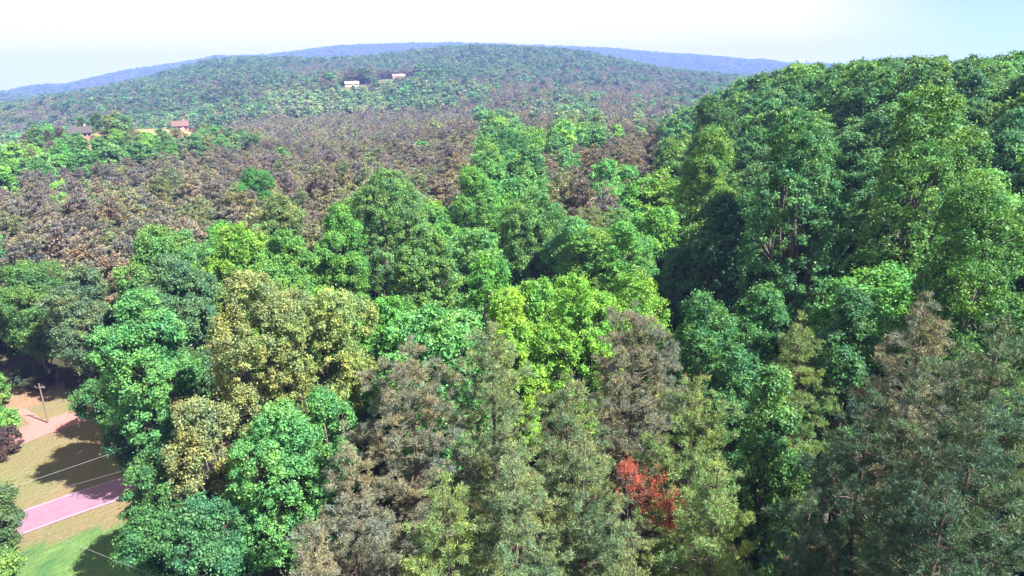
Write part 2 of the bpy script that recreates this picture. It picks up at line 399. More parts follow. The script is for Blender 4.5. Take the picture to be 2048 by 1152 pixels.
def pine(seed, H, W, base=0.35, ntuft=3000, blades=13, nl=0.30, nw=0.020, candle=0.10, pointy=1.5, spacing=0.85, grp=7):
    rng = np.random.default_rng(seed)
    cz0 = base * H; ch = H - cz0
    tr = 0.0125 * H; zt = np.linspace(0, H, 10); wob = np.cumsum(rng.normal(size=(10, 2)) * 0.05, 0); wob[0] = 0
    spine = np.c_[wob, zt]; spine[0, 2] = -0.3
    wood = [tube(spine, tr * (1.15 - 1.08 * zt / H), 8)]
    zs = np.arange(cz0, H - 0.5, spacing)
    br = []
    for z in zs:
        f = (z - cz0) / ch
        env = W / 2 * (math.sin(math.pi * min(1, 0.20 + 0.55 * f)) if f < 0.25 else (1 - ((f - 0.25) / 0.75) ** (1.0 + pointy)) ** 0.85)
        env = max(env, 0.45)
        nb = rng.integers(4, 7)
        a0 = rng.uniform(0, 6.28)
        for k in range(nb):
            a = a0 + k * 6.283 / nb + rng.uniform(-0.35, 0.35); ln = env * rng.uniform(0.55, 1.2)
            up = 0.02 + 0.75 * f + rng.uniform(-0.12, 0.15)
            br.append((z + rng.uniform(-0.3, 0.3), a, ln, up))
    tot = sum(b[2] ** 1.25 for b in br)
    tc_, td = [], []
    for z, a, ln, up in br:
        s0 = np.array([np.interp(z, zt, spine[:, 0]), np.interp(z, zt, spine[:, 1]), z])
        h = np.array([math.cos(a), math.sin(a), 0.0]); sag = -0.10 * ln
        t = np.linspace(0, 1, 5)[:, None]
        pth = s0 + h * ln * t + np.array([0, 0, 1.0]) * (ln * up * t ** 1.5 + sag * np.sin(math.pi * t))
        pth[1:] += rng.normal(size=(4, 3)) * 0.04 * ln
        r0 = 0.018 + 0.011 * ln
        wood.append(tube(pth, np.linspace(r0, r0 * 0.3, 5), 4))
        nt_ = max(2, int(round(ntuft * ln ** 1.25 / tot)))
        ng_ = max(1, int(round(nt_ / grp))); gid = rng.integers(0, ng_, nt_)
        u = (1 - rng.uniform(0, 1, ng_) ** 1.4 * 0.72)[gid]
        base_p = np.stack([np.interp(u, t[:, 0], pth[:, i]) for i in range(3)], -1)
        side = rng.normal(size=(ng_, 3)) * np.array([1, 1, 0.55]); side -= (side @ h)[:, None] * h * 0.4
        off = (norm(side) * rng.uniform(0.35, 1.1, (ng_, 1)))[gid] * (0.12 + 0.30 * ln * (1.15 - u) + 0.22)[:, None]
        off = off + rng.normal(size=(nt_, 3)) * np.array([.17, .17, .12]) * (nl / 0.3)
        off[:, 2] = off[:, 2] * 0.6 + 0.08
        p = base_p + off
        tc_.append(p); td.append(norm(h * 0.7 + norm(off) * 0.6 + np.array([0, 0, 0.75])))
        if nt_ > 6:
            for q in range(0, min(nt_, 10), 2):
                wood.append(tube(np.array([base_p[q] - h * 0.15 * ln, p[q]]), [r0 * 0.35, 0.008], 3))
    top = np.array([spine[-1] + rng.normal(size=3) * 0.15 for _ in range(10)]); tc_.append(top); td.append(np.tile([0, 0, 1.0], (10, 1)))
    P = np.vstack(tc_); D = np.vstack(td); nT = len(P); n = nT * blades
    # bristling needle sprays
    d = norm(np.repeat(D, blades, 0) * 0.75 + rng.normal(size=(n, 3)) * 0.75)
    ln = nl * rng.uniform(0.65, 1.2, (n, 1)); s = norm(np.cross(d, rng.normal(size=(n, 3)))) * nw
    c = np.repeat(P, blades, 0) + rng.normal(size=(n, 3)) * nl * 0.22
    V = np.stack([c - s, c + d * ln * 0.55 - s * 1.0 , c + d * ln, c + s + d * ln * 0.4], 1).reshape(-1, 3)
    F = np.arange(4 * n).reshape(-1, 4)
    tone = np.clip(0.5 + np.repeat(rng.normal(size=nT) * 0.17, blades) + rng.normal(size=n) * 0.16, 0, 1)
    mi = np.zeros(n, int)
    # upright new shoots on the highest and outermost tips
    score = P[:, 2] + 0.0 * P[:, 0] + rng.normal(size=nT) * H * 0.12
    ck = np.argsort(-score)[:int(nT * candle)]
    if len(ck):
        cp = P[ck]; m = len(ck); w = nw * 0.8; hh = nl * rng.uniform(0.9, 1.7, m)
        dr = norm(np.array([0, 0, 1.0]) + rng.normal(size=(m, 3)) * 0.16)
        q = []
        for ax in (np.array([1.0, 0, 0]), np.array([0, 1.0, 0])):
            q.append(np.stack([cp - ax * w, cp + ax * w, cp + ax * w * 0.5 + dr * hh[:, None], cp - ax * w * 0.5 + dr * hh[:, None]], 1).reshape(-1, 3))
        V2 = np.vstack(q); F2 = np.arange(len(V2)).reshape(-1, 4) + len(V)
        V = np.vstack([V, V2]); F = np.vstack([F, F2]); mi = np.r_[mi, np.ones(len(F2), int)]; tone = np.r_[tone, np.full(len(F2), 0.6)]
    return join(wood), (V, F, tone, mi)

def plant_tree(name, kindf, loc, label, cat, group, color, seed, H, W, rz=0.0, crown_label=None, **kw):
    root = empty(name, loc, rz); tag(root, label, cat, group)
    if kindf == 'broad':
        w, c = broadleaf(seed, H, W, **kw)
        mesh_obj('trunk', w[0], w[1], M_BARK, root, smooth=True); cr = mesh_obj('crown', c[0], c[1], M_LEAF, root, attr=c[2])
    else:
        w, c = pine(seed, H, W, **kw)
        mesh_obj('trunk', w[0], w[1], M_PBARK, root, smooth=True); cr = mesh_obj('crown', c[0], c[1], [M_NEEDLE, M_CANDLE], root, attr=c[2], mat_index=c[3])
    cr.color = (*(v * (1.5 if kindf == 'pine' else 1.2) for v in color), 1)
    return root

# ------------------------------------------------------------------ colours of the foliage (albedo)
GRN   = (0.075, 0.190, 0.045)
MINT  = (0.078, 0.188, 0.066)
LIME  = (0.125, 0.240, 0.040)
DARK  = (0.048, 0.120, 0.045)
TEAL  = (0.048, 0.125, 0.062)
GOLD  = (0.165, 0.180, 0.078)
OLIVE = (0.100, 0.140, 0.052)
GREY  = (0.080, 0.120, 0.070)
PINEG = (0.092, 0.120, 0.062)
PINEB = (0.105, 0.102, 0.078)
BROWN = (0.088, 0.074, 0.062)
PURP  = (0.088, 0.070, 0.072)
DPINE = (0.028, 0.054, 0.036)  # dark pine: lower right shade put into the needle colour

# ------------------------------------------------------------------ the trees one can name
# (kind, X, Y of the top in the photo, distance, crown width, colour, label, extra)
HERO = [
 ('pine', 1270, 612, 46, 8.2, PINEB, 'tall pine with a dark rusty pointed top, in the middle front row', dict(candle=.10)),
 ('pine', 985, 655, 44, 7.6, PINEG, 'grey green pine with a rounded top in front of the yellow lime crown', {}),
 ('pine', 815, 698, 43, 8.6, PINEB, 'brown grey pine topped with orange upright shoots, right of the golden oak', dict(candle=.14)),
 ('pine', 1140, 752, 38, 6.2, PINEG, 'olive tan pine between two taller pines of the front row', dict(candle=.12)),
 ('pine', 1385, 760, 40, 6.8, OLIVE, 'light olive pine right of the dark rusty topped pine', dict(candle=.08)),
 ('pine', 1600, 632, 50, 5.2, OLIVE, 'slim olive pine with an orange tip beside the dark hollow', dict(candle=.12)),
 ('pine', 1847, 590, 44, 6.8, PINEB, 'pinkish tan pine rising before the dark green slope at the right', dict(candle=.12)),
 ('pine', 2010, 648, 33, 8.5, (0.052, 0.078, 0.046), 'large grey green pine filling the lower right corner', dict(candle=.03)),
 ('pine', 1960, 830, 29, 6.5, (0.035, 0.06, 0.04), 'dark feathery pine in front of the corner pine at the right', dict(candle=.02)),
 ('pine', 1745, 790, 36, 6.6, DPINE, 'shaded dark blue green pine left of the large corner pine', dict(candle=.04)),  # its shade is painted in by the dark needle colour
 ('pine', 690, 890, 37, 5.8, PINEB, 'short brown grey pine right of the mint green round tree', dict(candle=.05)),
 ('pine', 620, 1050, 31, 4.6, PINEB, 'low tan pine crown at the bottom edge below the mint round tree', dict(candle=.05)),
 ('pine', 1040, 900, 31, 6.4, PINEG, 'pale olive pine at the bottom edge left of the red leaved tree', dict(candle=.05)),
 ('pine', 880, 960, 31, 5.2, OLIVE, 'olive pine at the bottom edge beside the dark gap and bare trunk', dict(candle=.04)),
 ('pine', 1440, 930, 31, 5.4, OLIVE, 'light green pine at the bottom edge right of the red leaved tree', dict(candle=.03)),
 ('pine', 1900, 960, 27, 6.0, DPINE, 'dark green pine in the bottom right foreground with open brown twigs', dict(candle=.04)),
 ('pine', 1610, 990, 30, 5.6, DPINE, 'deep teal shaded pine at the bottom right of centre', dict(candle=.02)),  # shade comes from the dark needle colour here too
 ('pine', 1268, 1062, 29, 4.4, PINEG, 'low grey green pine right under the red leaved tree at the bottom', dict(candle=.03)),
 ('pine', 1170, 880, 35, 5.6, PINEG, 'feathery pale pine just left of the red leaved tree', dict(candle=.05)),
 ('broad', 530, 818, 49, 9.0, MINT, 'mint green round tree in the front left below the golden oak', dict(clump=.6)),
 ('broad', 505, 548, 66, 11.5, GOLD, 'big golden olive oak, left dome of its crown above the mint tree', dict(clump=.7)),
 ('broad', 640, 585, 64, 10.5, (0.165, 0.195, 0.07), 'golden olive oak with a flat wide crown next to the brown grey pine', dict(clump=.7)),
 ('broad', 395, 800, 56, 6.5, (0.155, 0.165, 0.078), 'small golden brown oak between two green trees at the forest edge', dict(clump=.6)),
 ('broad', 268, 600, 76, 10.0, MINT, 'tall mint green tree leaning over the shaded lawn', dict(clump=.75)),
 ('broad', 310, 900, 58, 7.5, DARK, 'dark green tree at the forest edge beside the road shadow', dict(clump=.6)),
 ('broad', 400, 1000, 47, 6.5, TEAL, 'low teal green tree at the bottom left forest edge', dict(clump=.6)),
 ('broad', 218, 758, 96, 8.0, DARK, 'dark low tree in deep shade behind the leaning mint tree', dict(base=.05)),  # added tree, dark leaf colour stands in for the shaded understory
 ('broad', 272, 840, 78, 7.0, (0.04, 0.09, 0.045), 'shaded small tree at the forest edge above the road end', dict(base=.05)),  # added tree, shade of the forest edge put into its leaf colour
 ('broad', 335, 985, 56, 8.0, DARK, 'dark tree at the forest edge below the end of the pink road', dict(base=.05)),  # added edge tree, placed to cast shade on the open ground
 ('broad', 445, 1120, 45, 6.0, DARK, 'dark green tree at the bottom edge under the mint round tree', dict(base=.05)),  # another added tree, thickens the cast shade along the edge
 ('broad', 140, 545, 112, 10.0, GREY, 'grey green tall tree behind the clay patch', {}),
 ('broad', 45, 532, 122, 11.0, (0.065, 0.13, 0.04), 'broad leafy green tree at the left edge above the clay patch', {}),
 ('broad', 640, 782, 54, 5.5, MINT, 'small bright green tree tucked under the golden oaks', dict(clump=.5)),
 ('broad', 300, 462, 100, 10.5, (0.085, 0.165, 0.05), 'fresh green round tree against the brown pine stand at the left', {}),
 ('broad', 350, 512, 88, 10.0, (0.065, 0.125, 0.065), 'greyish mint tree between the leaning mint tree and the golden oak', {}),
 ('broad', 465, 455, 92, 10.5, (0.115, 0.205, 0.035), 'vivid yellow green tree behind the golden oak', {}),
 ('broad', 560, 470, 90, 9.5, (0.09, 0.18, 0.045), 'bright green tree just behind the golden oak dome', {}),
 ('broad', 545, 395, 118, 9.0, (0.13, 0.155, 0.06), 'pale olive tree bordering the brown pines left of centre', {}),
 ('broad', 500, 340, 178, 10.5, (0.055, 0.15, 0.04), 'single rounded green tree standing inside the brown pine stand', {}),
 ('broad', 770, 345, 112, 14.0, (0.085, 0.155, 0.055), 'wide domed green tree rising at the centre before the brown stand', {}),
 ('broad', 670, 420, 100, 9.0, (0.08, 0.18, 0.04), 'bright green tree at the left foot of the wide domed tree', {}),
 ('broad', 950, 340, 118, 10.0, (0.08, 0.175, 0.045), 'green tree in the gap between brown stand and central trees', {}),
 ('broad', 1060, 385, 104, 11.5, (0.08, 0.16, 0.055), 'domed green tree right of centre with pale leaves', {}),
 ('broad', 850, 455, 88, 10.0, (0.09, 0.165, 0.05), 'leafy pale green tree in the heart of the central green mass', {}),
 ('broad', 1015, 262, 225, 14, (0.055, 0.155, 0.045), 'emerald round tree surrounded by brown pines above the centre', {}),
 ('broad', 985, 228, 300, 12, (0.09, 0.16, 0.035), 'yellowish green tree behind the emerald round tree', {}),
 ('broad', 1020, 592, 58, 7.6, (0.15, 0.25, 0.038), 'small yellow lime tree behind the front pines', dict(clump=.5)),
 ('broad', 1150, 556, 60, 9.0, LIME, 'lime green tree behind the front pines right of the yellow one', dict(clump=.55)),
 ('broad', 1275, 552, 64, 9.4, (0.115, 0.215, 0.04), 'bright spring green tree just behind the rusty topped pine', dict(clump=.55)),
 ('broad', 1240, 452, 82, 6.5, (0.08, 0.20, 0.05), 'small vivid green tree by the dark teal hollow', {}),
 ('broad', 1440, 400, 78, 8.5, (0.032, 0.088, 0.052), 'dark teal tree in the shade left of the large dark green tree', {}),  # shade of the hollow put into the dark teal leaf colour
 ('broad', 1405, 592, 60, 7.0, (0.05, 0.13, 0.05), 'green tree with rounded tufts above the light olive pine', dict(clump=.55)),
 ('broad', 1600, 228, 78, 14.0, (0.060, 0.140, 0.062), 'large dark green tree with a domed crown at the right of centre', dict(clump=.7)),
 ('broad', 1880, 180, 80, 14.5, (0.075, 0.150, 0.045), 'tallest broad green tree near the right skyline', dict(clump=.7)),
 ('broad', 1510, 575, 66, 7.5, (0.06, 0.15, 0.055), 'leafy green tree right of the dark gap at the foot of the hill', dict(clump=.55, base=.05)),
 ('broad', 1475, 690, 56, 6.5, (0.055, 0.14, 0.06), 'rounded green tree filling the hollow behind the slim olive pine', dict(clump=.5, base=.05)),
 ('broad', 1545, 745, 47, 5.6, (0.07, 0.15, 0.055), 'small green tree behind the light olive pine at right of centre', dict(clump=.5, base=.05)),
 ('broad', 1360, 500, 80, 8.0, (0.035, 0.095, 0.055), 'shaded bluish green tree in the dark gap right of centre', dict(base=.05)),  # leaf colour darkened to carry the shade of the gap
 ('broad', 1700, 585, 58, 6.2, (0.05, 0.12, 0.055), 'small bluish green tree beside the black hollow', dict(clump=.5)),
 ('broad', 1425, 196, 150, 12.0, (0.05, 0.11, 0.04), 'dark round tree at the left shoulder of the right hill', {}),
 ('broad', 1420, 262, 110, 10.5, (0.09, 0.165, 0.04), 'bright yellow green tree on the flank of the right hill', {}),
 ('broad', 1980, 380, 62, 10.0, (0.055, 0.125, 0.035), 'green tree at the right edge below the tallest tree', dict(clump=.6)),
 ('broad', 20, 1000, 70, 4.6, (0.06, 0.10, 0.045), 'dark rounded tree standing by the pink road at the left edge', dict(base=.12)),
]
placed = []       # (x, y, radius)
FRONT = []
for i, (k, X, Y, d, W, col, lab, kw) in enumerate(HERO):
    if Y == 1000 and X == 20:
        p = ground_at(8, 1112); p = np.array([p[0] , p[1], 0]); q = at(8, 968, math.hypot(p[0], p[1])); p[2] = q[2]
    else: p = at(X, Y, d)
    # the crown's outline tops out slightly in front of the trunk
    gz = float(ground_z(p[0], p[1])); H = p[2] - gz
    print('hero %2d %-6s H=%.1f W=%.1f g=%.1f  %s' % (i, k, H, W, gz, lab[:40]))
    near = d < 95
    if k == 'broad':
        a = dict(nleaf=int(np.clip(W * H * 430, 30000, 100000)), leaf=0.10 if d < 75 else 0.13, clump=0.55 if near else 0.7, base=0.14)
        a.update(kw); a['clump'] = a['clump'] * (0.82 if 'clump' in kw else 1); plant_tree('broadleaf_tree', 'broad', (p[0], p[1], gz), lab, 'tree', None, col, 100 + i, H, W, **a)
    else:
        W = W * 1.15; a = dict(ntuft=int(W * H * 33), blades=16, nl=0.25, nw=0.0145, base=0.22, pointy=1.15); a.update(kw)
        plant_tree('pine_tree', 'pine', (p[0], p[1], gz), lab, 'tree', None, col, 100 + i, H, W, **a)
    placed.append((p[0], p[1], W * 0.42))
    if d < 130: FRONT.append((X, Y, W / d * FPX, math.hypot(p[0], p[1]), k))

# red leaved tree between the front pines: a slanting ragged crown
pr = at(1258, 925, 38)
rz_ = float(ground_z(pr[0], pr[1]))
def red_tree():
    root = empty('red_leaved_tree', (pr[0], pr[1], rz_)); tag(root, 'ragged red leaved tree showing between the front row pines', 'tree')
    rng = np.random.default_rng(77); H = pr[2] - rz_
    # drooping red boughs run down to the right across the pines' flank
    A = np.array([0, 0, H]); path = [A, at(1262, 962, 33.5), at(1300, 985, 32.5), at(1335, 1010, 32.0), at(1340, 1048, 31.5)]
    path = np.array([A] + [q - np.array([pr[0], pr[1], rz_]) for q in path[1:]])
    seg = np.linspace(0, 1, len(path)); n = 190; u = rng.uniform(0, 1, n)
    P = np.stack([np.interp(u, seg, path[:, k]) for k in range(3)], -1) + rng.normal(size=(n, 3)) * (0.16 + 0.42 * np.sin(math.pi * u))[:, None]
    per = 26; c = np.repeat(P, per, 0) + rng.normal(size=(n * per, 3)) * 0.13
    V, F = cards(rng, c, rng.normal(size=(n * per, 3)) + np.array([0, 0, .4]), 0.062 * rng.uniform(0.6, 1.3, n * per), 0.35)
    cr = mesh_obj('crown', V, F, M_LEAF, root, attr=np.clip(0.5 + np.repeat(rng.normal(size=n) * .2, per), 0, 1)); cr.color = (0.27, 0.055, 0.042, 1)
    tr = [tube(np.array([[0, 0, -0.3], [0.1, 0.05, H * .5], [0, 0, H * 0.9]]), [0.12, 0.08, 0.04], 7), tube(path, np.linspace(0.06, 0.015, len(path)), 5)]
    w = join(tr); mesh_obj('trunk', w[0], w[1], M_PBARK, root, smooth=True)
red_tree()

# ------------------------------------------------------------------ prototypes for the rest of the forest
hidden = bpy.data.collections.new('forest_sources')       # not linked to the scene: only instanced
def proto(kind, seed, H, W, mats, **kw):
    w, c = (broadleaf if kind == 'broad' else pine)(seed, H, W, **kw)
    t = mesh_obj('trunk', w[0], w[1], M_BARK if kind == 'broad' else M_PBARK, smooth=True)
    cr = mesh_obj('crown', c[0], c[1], mats, attr=c[2], mat_index=c[3] if kind == 'pine' else None)
    C.objects.unlink(t); C.objects.unlink(cr)
    return t.data, cr.data
BN = [proto('broad', 1 + i, 21, 8.6, [M_LEAF], nleaf=42000, leaf=0.135, clump=0.55) for i in range(4)]
BM = [proto('broad', 11 + i, 20, 8.6, [M_LEAF], nleaf=22000, leaf=0.19, clump=0.65) for i in range(4)]
PN = [proto('pine', 21 + i, 24, 7.0, [M_NEEDLE, M_CANDLE], ntuft=3300, blades=12, candle=.06) for i in range(3)]
PM = [proto('pine', 31 + i, 19, 5.6, [M_NEEDLE, M_CANDLE], ntuft=1300, blades=8, nl=0.44, nw=0.070, candle=.008, pointy=1.25, spacing=0.9, base=0.36, grp=9) for i in range(4)]

# species map (photo pixels of the crown tops)
P_BROWN = [(-60, 360), (20, 305), (180, 282), (420, 238), (620, 212), (950, 203), (965, 300), (900, 395), (860, 400), (770, 350), (640, 440), (560, 440), (450, 440), (330, 450), (250, 480), (195, 545), (40, 535), (-60, 530)]
P_BROWN2 = [(960, 200), (1010, 160), (1340, 165), (1345, 330), (1240, 385), (1110, 415), (1050, 345), (1090, 265), (1000, 215)]
P_PINE = [(600, 1400), (600, 900), (690, 780), (1000, 720), (1400, 730), (1560, 650), (1800, 610), (2048, 640), (2600, 640), (2600, 1400)]
FAR_PATCH = [([(880, 138), (1340, 132), (1420, 195), (960, 200)], 0.72, 1), ([(595, 128), (690, 128), (690, 168), (595, 168)], 0.8, 1), ([(300, 150), (600, 140), (620, 195), (340, 225)], 0.5, 1), ([(820, 104), (1240, 108), (1300, 140), (840, 140)], 0.4, 1), ([(130, 190), (300, 170), (310, 200), (140, 225)], 0.4, 1),
             ([(-20, 200), (120, 188), (110, 232), (-20, 245)], 0.8, 1), ([(770, 165), (905, 160), (905, 206), (770, 206)], 0.9, 0), ([(900, 128), (1000, 128), (990, 150), (905, 150)], 0.9, 0),
             ([(1110, 190), (1190, 190), (1200, 260), (1110, 260)], 0.85, 0), ([(520, 182), (760, 176), (760, 214), (560, 222)], 0.85, 0)]
def glade(x, y):
    return np.sin(x / 83.0 + 2.1 * np.sin(y / 171.0)) * np.sin(y / 67.0 + 1.9 * np.sin(x / 140.0 + 1)) > 0.93
rng = np.random.default_rng(42)
def pick_color(cols, n):
    c = np.array(cols)[rng.integers(0, len(cols), n)]
    return c * rng.uniform(0.8, 1.22, (n, 1)) * rng.uniform(0.94, 1.06, (n, 3))
def scatter(r0, r1, sp, azlim):
    xs = np.arange(-r1, r1, sp); ys = np.arange(-5 if r0 < 100 else 0, r1, sp)
    X, Y = np.meshgrid(xs, ys); X = X + (np.arange(len(ys)) % 2)[:, None] * sp / 2
    X = X.ravel() + rng.uniform(-.34, .34, X.size) * sp; Y = Y.ravel() + rng.uniform(-.34, .34, Y.size) * sp
    r = np.hypot(X, Y); a = np.abs(np.arctan2(X, Y)); k = (r >= r0) & (r < r1) & (a < azlim)
    return X[k], Y[k]
def classify(x, y, h):
    X, Y, dep = project(np.stack([x, y, ground_z(x, y) + h], -1))
    sp = np.zeros(len(x), int)                                  # 0 green
    u = rng.uniform(size=len(x))
    sp[in_poly(X, Y, P_BROWN) & (u < 0.993)] = 1
    sp[in_poly(X, Y, P_BROWN2) & (u < 0.93)] = 1
    sp[in_poly(X, Y, P_PINE)] = 2
    for poly, frac, kk in FAR_PATCH:
        m = in_poly(X, Y, poly) & (u < frac); sp[m] = kk
    rad = np.hypot(x, y)
    # patchy mixture on the far land
    pat = np.sin(x / 61.0 + 1.3 * np.sin(y / 97.0)) * np.sin(y / 143.0 + 1.7 * np.sin(x / 120.0 + 2))
    inp = np.zeros(len(x), bool)
    for poly, frac, kk in FAR_PATCH: inp |= in_poly(X, Y, poly)
    far = (rad > 520) & (sp == 0) & ~inp
    sp[far & (pat > 0.15) & (u < 0.75)] = 1
    sp[far & (pat <= 0.15) & (u < 0.14)] = 1
    return sp, X, Y, dep

recs = []   # x, y, species, scale h, scale w, X, Y, dep, rad
for r0, r1, sp_, az in ((14, 125, 7.4, R(62)), (125, 330, 5.9, R(52)), (330, 700, 6.6, R(48)), (700, 1500, 9.0, R(44)), (1500, 2700, 12.5, R(43)), (2700, 5300, 23.0, R(42))):
    x, y = scatter(r0, r1, sp_, az)
    far = r0 >= 700
    h = rng.triangular(15.5, 19.5, 26.5, len(x))
    sp, X, Y, dep = classify(x, y, h)
    h = np.where(sp == 1, h * 0.88, h)
    rad = np.hypot(x, y)
    h = np.where((sp == 2), rng.uniform(19, 25, len(x)), h)
    h = np.where((x > 15) & (rad > 75) & (rad < 330), np.clip(h, 17, 23), h)
    for bx, by, bh, br2 in BUMPS[:3]: h = h * (1 - 0.38 * np.exp(-(((x - bx) ** 2 + (y - by) ** 2) / (br2 * 1.5) ** 2)))
    # keep the near canopy under the sight line of the hero crowns
    w = np.where(sp == 1, 7.5, np.where(sp == 2, 7.4, 10.2)) * (rng.uniform(0.85, 1.2, len(x)) if not far else rng.uniform(0.65, 1.45, len(x)))
    if r0 == 700: w *= 1.25
    if r0 == 1500: w *= 1.6
    if r0 == 2700: w *= 2.6; h = h * 1.05
    for bx, by, bh, br2 in BUMPS[:3]: w = w * (1 - 0.3 * np.exp(-(((x - bx) ** 2 + (y - by) ** 2) / (br2 * 1.5) ** 2)))
    keep = (rng.uniform(size=len(x)) < np.where((sp == 0) & (rad > 110) & (rad < 700), 0.72, np.where((sp == 1) & (rad < 700), 0.84, 1.0)))
    for hx, hy, hr in placed: keep &= np.hypot(x - hx, y - hy) > hr + w * 0.32
    keep &= ~in_poly(x, y, OPEN) | (rad > 400)
    keep &= ~(glade(x, y) & (rad > 450))
    for fr in (0.35, 0.65, 0.95):
        Xm, Ym, dm = project(np.stack([x, y, ground_z(x, y) + h * fr], -1))
        edge = np.interp(Ym, [740, 800, 900, 1000, 1152, 1500], [95, 150, 250, 300, 380, 420]) + 0.45 * w * FPX / np.maximum(dm, 5)
        keep &= ~((Ym > 745) & (Xm < edge) & (dm > 0) & (Xm > -900) & (rad < 130))
    # nothing may crowd the look-out itself
    X2, Y2, d2 = project(np.stack([x, y, ground_z(x, y) + h], -1))
    keep &= ~((rad < 34) & (h + ground_z(x, y) > 20))
    for hx, hy, wp, hd, hk in FRONT:
        keep &= ~((np.abs(X2 - hx) < wp * 0.5) & (Y2 < hy + wp * (0.95 if hk == 'broad' else 1.3)) & (rad < hd) & (d2 > 0))
    for X0, X1, Y0, Y1, D in CLEAR:
        keep &= ~((X2 > X0 - 4) & (X2 < X1 + 4) & (Y2 < Y1 - (3 if D > 800 else 12)) & (rad < D * 1.05) & (d2 > 0) & (rad > (0.55 if D > 800 else 0.8) * D))
    for i in np.nonzero(keep)[0]: recs.append((x[i], y[i], sp[i], h[i], w[i], X2[i], Y2[i], d2[i], rad[i]))
recs = np.array(recs); print('forest trees', len(recs))

def colour_for(sp, X, Y, rad):
    n = len(sp); c = np.zeros((n, 3))
    u = rng.uniform(size=n)
    g = pick_color([GRN, MINT, (0.10, 0.21, 0.05), (0.075, 0.165, 0.055), (0.115, 0.215, 0.045), (0.095, 0.185, 0.075)], n)
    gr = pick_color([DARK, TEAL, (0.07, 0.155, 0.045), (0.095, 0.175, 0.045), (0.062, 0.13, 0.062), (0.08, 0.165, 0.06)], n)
    gl = pick_color([(0.10, 0.14, 0.07), GREY, MINT, (0.065, 0.125, 0.05), (0.13, 0.155, 0.065), (0.05, 0.10, 0.05)], n)
    b = pick_color([BROWN, PURP, BROWN, (0.105, 0.098, 0.05), (0.085, 0.098, 0.052), (0.08, 0.068, 0.068), (0.11, 0.082, 0.06)], n)
    c_pale = pick_color([(0.13, 0.17, 0.095), (0.12, 0.18, 0.08), (0.15, 0.17, 0.10)], n)
    p = pick_color([PINEG, PINEB, OLIVE, DPINE, GREY], n)
    fr = pick_color([(0.065, 0.15, 0.06), (0.09, 0.17, 0.06), (0.07, 0.14, 0.07), (0.13, 0.18, 0.08), (0.05, 0.10, 0.05)], n)
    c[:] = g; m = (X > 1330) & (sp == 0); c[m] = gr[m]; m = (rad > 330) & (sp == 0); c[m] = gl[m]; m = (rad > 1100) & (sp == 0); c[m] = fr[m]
    m = (sp == 0) & in_poly(X, Y, [(520, 178), (760, 172), (780, 218), (560, 226)]); c[m] = c_pale[m]
    m = sp == 1; c[m] = b[m]; m = sp == 2; c[m] = p[m]
    m = (sp == 2) & (X > 1500); c[m] *= np.array([0.55, 0.72, 0.7])  # pines on the right: teal shade multiplied into their colour
    c[sp == 0] *= 1.2; m = (sp == 0) & (rad > 330) & (rad < 700); c[m] *= 1.15; m = (sp == 0) & (rad > 900); c[m] *= 0.74; m = sp == 1; c[m] *= 1.6; m = sp == 2; c[m] *= 1.45
    return c
cols = colour_for(recs[:, 2].astype(int), recs[:, 5], recs[:, 6], recs[:, 8])

inframe = (recs[:, 5] > -25) & (recs[:, 5] < 2073) & (recs[:, 6] > 60) & (recs[:, 6] < 1300) & (recs[:, 7] > 0)
order = np.argsort(recs[:, 8])
cnt = {0: 0, 1: 0}
LIMIT = {0: 235, 1: 270}          # with the named trees about 300 of each kind
single = np.zeros(len(recs), bool)
for i in order:
    if not inframe[i]: continue
    k = 0 if recs[i, 2] == 0 else 1
    if cnt[k] < LIMIT[k]: cnt[k] += 1; single[i] = True
print('singles', cnt, 'reach', recs[single & (recs[:, 2] == 0), 8].max(), recs[single & (recs[:, 2] != 0), 8].max())

LAND = [(560, 700, 'the golden oak'), (530, 960, 'the round mint green tree'), (250, 740, 'the leaning mint tree'), (1270, 700, 'the rusty topped pine'),
        (1150, 650, 'the lime green tree'), (790, 430, 'the wide domed tree'), (1015, 330, 'the emerald round tree'), (500, 380, 'the lone green tree'),
        (1600, 380, 'the large dark domed tree'), (1880, 300, 'the tallest tree at right'), (465, 510, 'the vivid yellow green tree'), (1330, 520, 'the dark teal hollow'),
        (60, 790, 'the clay patch'), (2000, 850, 'the big corner pine'), (1700, 650, 'the black hollow'), (165, 262, 'the pink walled house'), (365, 245, 'the brick house'),
        (1900, 110, 'the right skyline'), (1420, 200, 'the hill shoulder'), (1060, 450, 'the pale leaved domed tree'), (80, 420, 'the brown stand edge'), (880, 300, 'the brown stand middle')]
ORD = ['nearest', 'second', 'third', 'fourth', 'fifth', 'sixth', 'seventh', 'eighth', 'ninth', 'tenth', 'eleventh', 'twelfth']
def tree_word(sp, c):
    r, g, b = c
    if sp == 1: return 'olive brown pine' if g > r * 0.98 else ('purplish brown pine' if b > r * 0.78 else 'brown pine')
    if sp == 2: return 'dark grey green pine' if g < 0.09 else ('tan grey pine' if r > g * 0.85 else 'olive green pine')
    return ('dark ' if g < 0.125 else '') + ('yellow green' if r > g * 0.5 else ('bluish green' if b > g * 0.38 else 'fresh green')) + ' leafy tree'
GROUPS = {0: 'leafy trees of the wood', 1: 'brown pines of the brown stand', 2: 'grey green pines of the front rows'}
keyed = {}
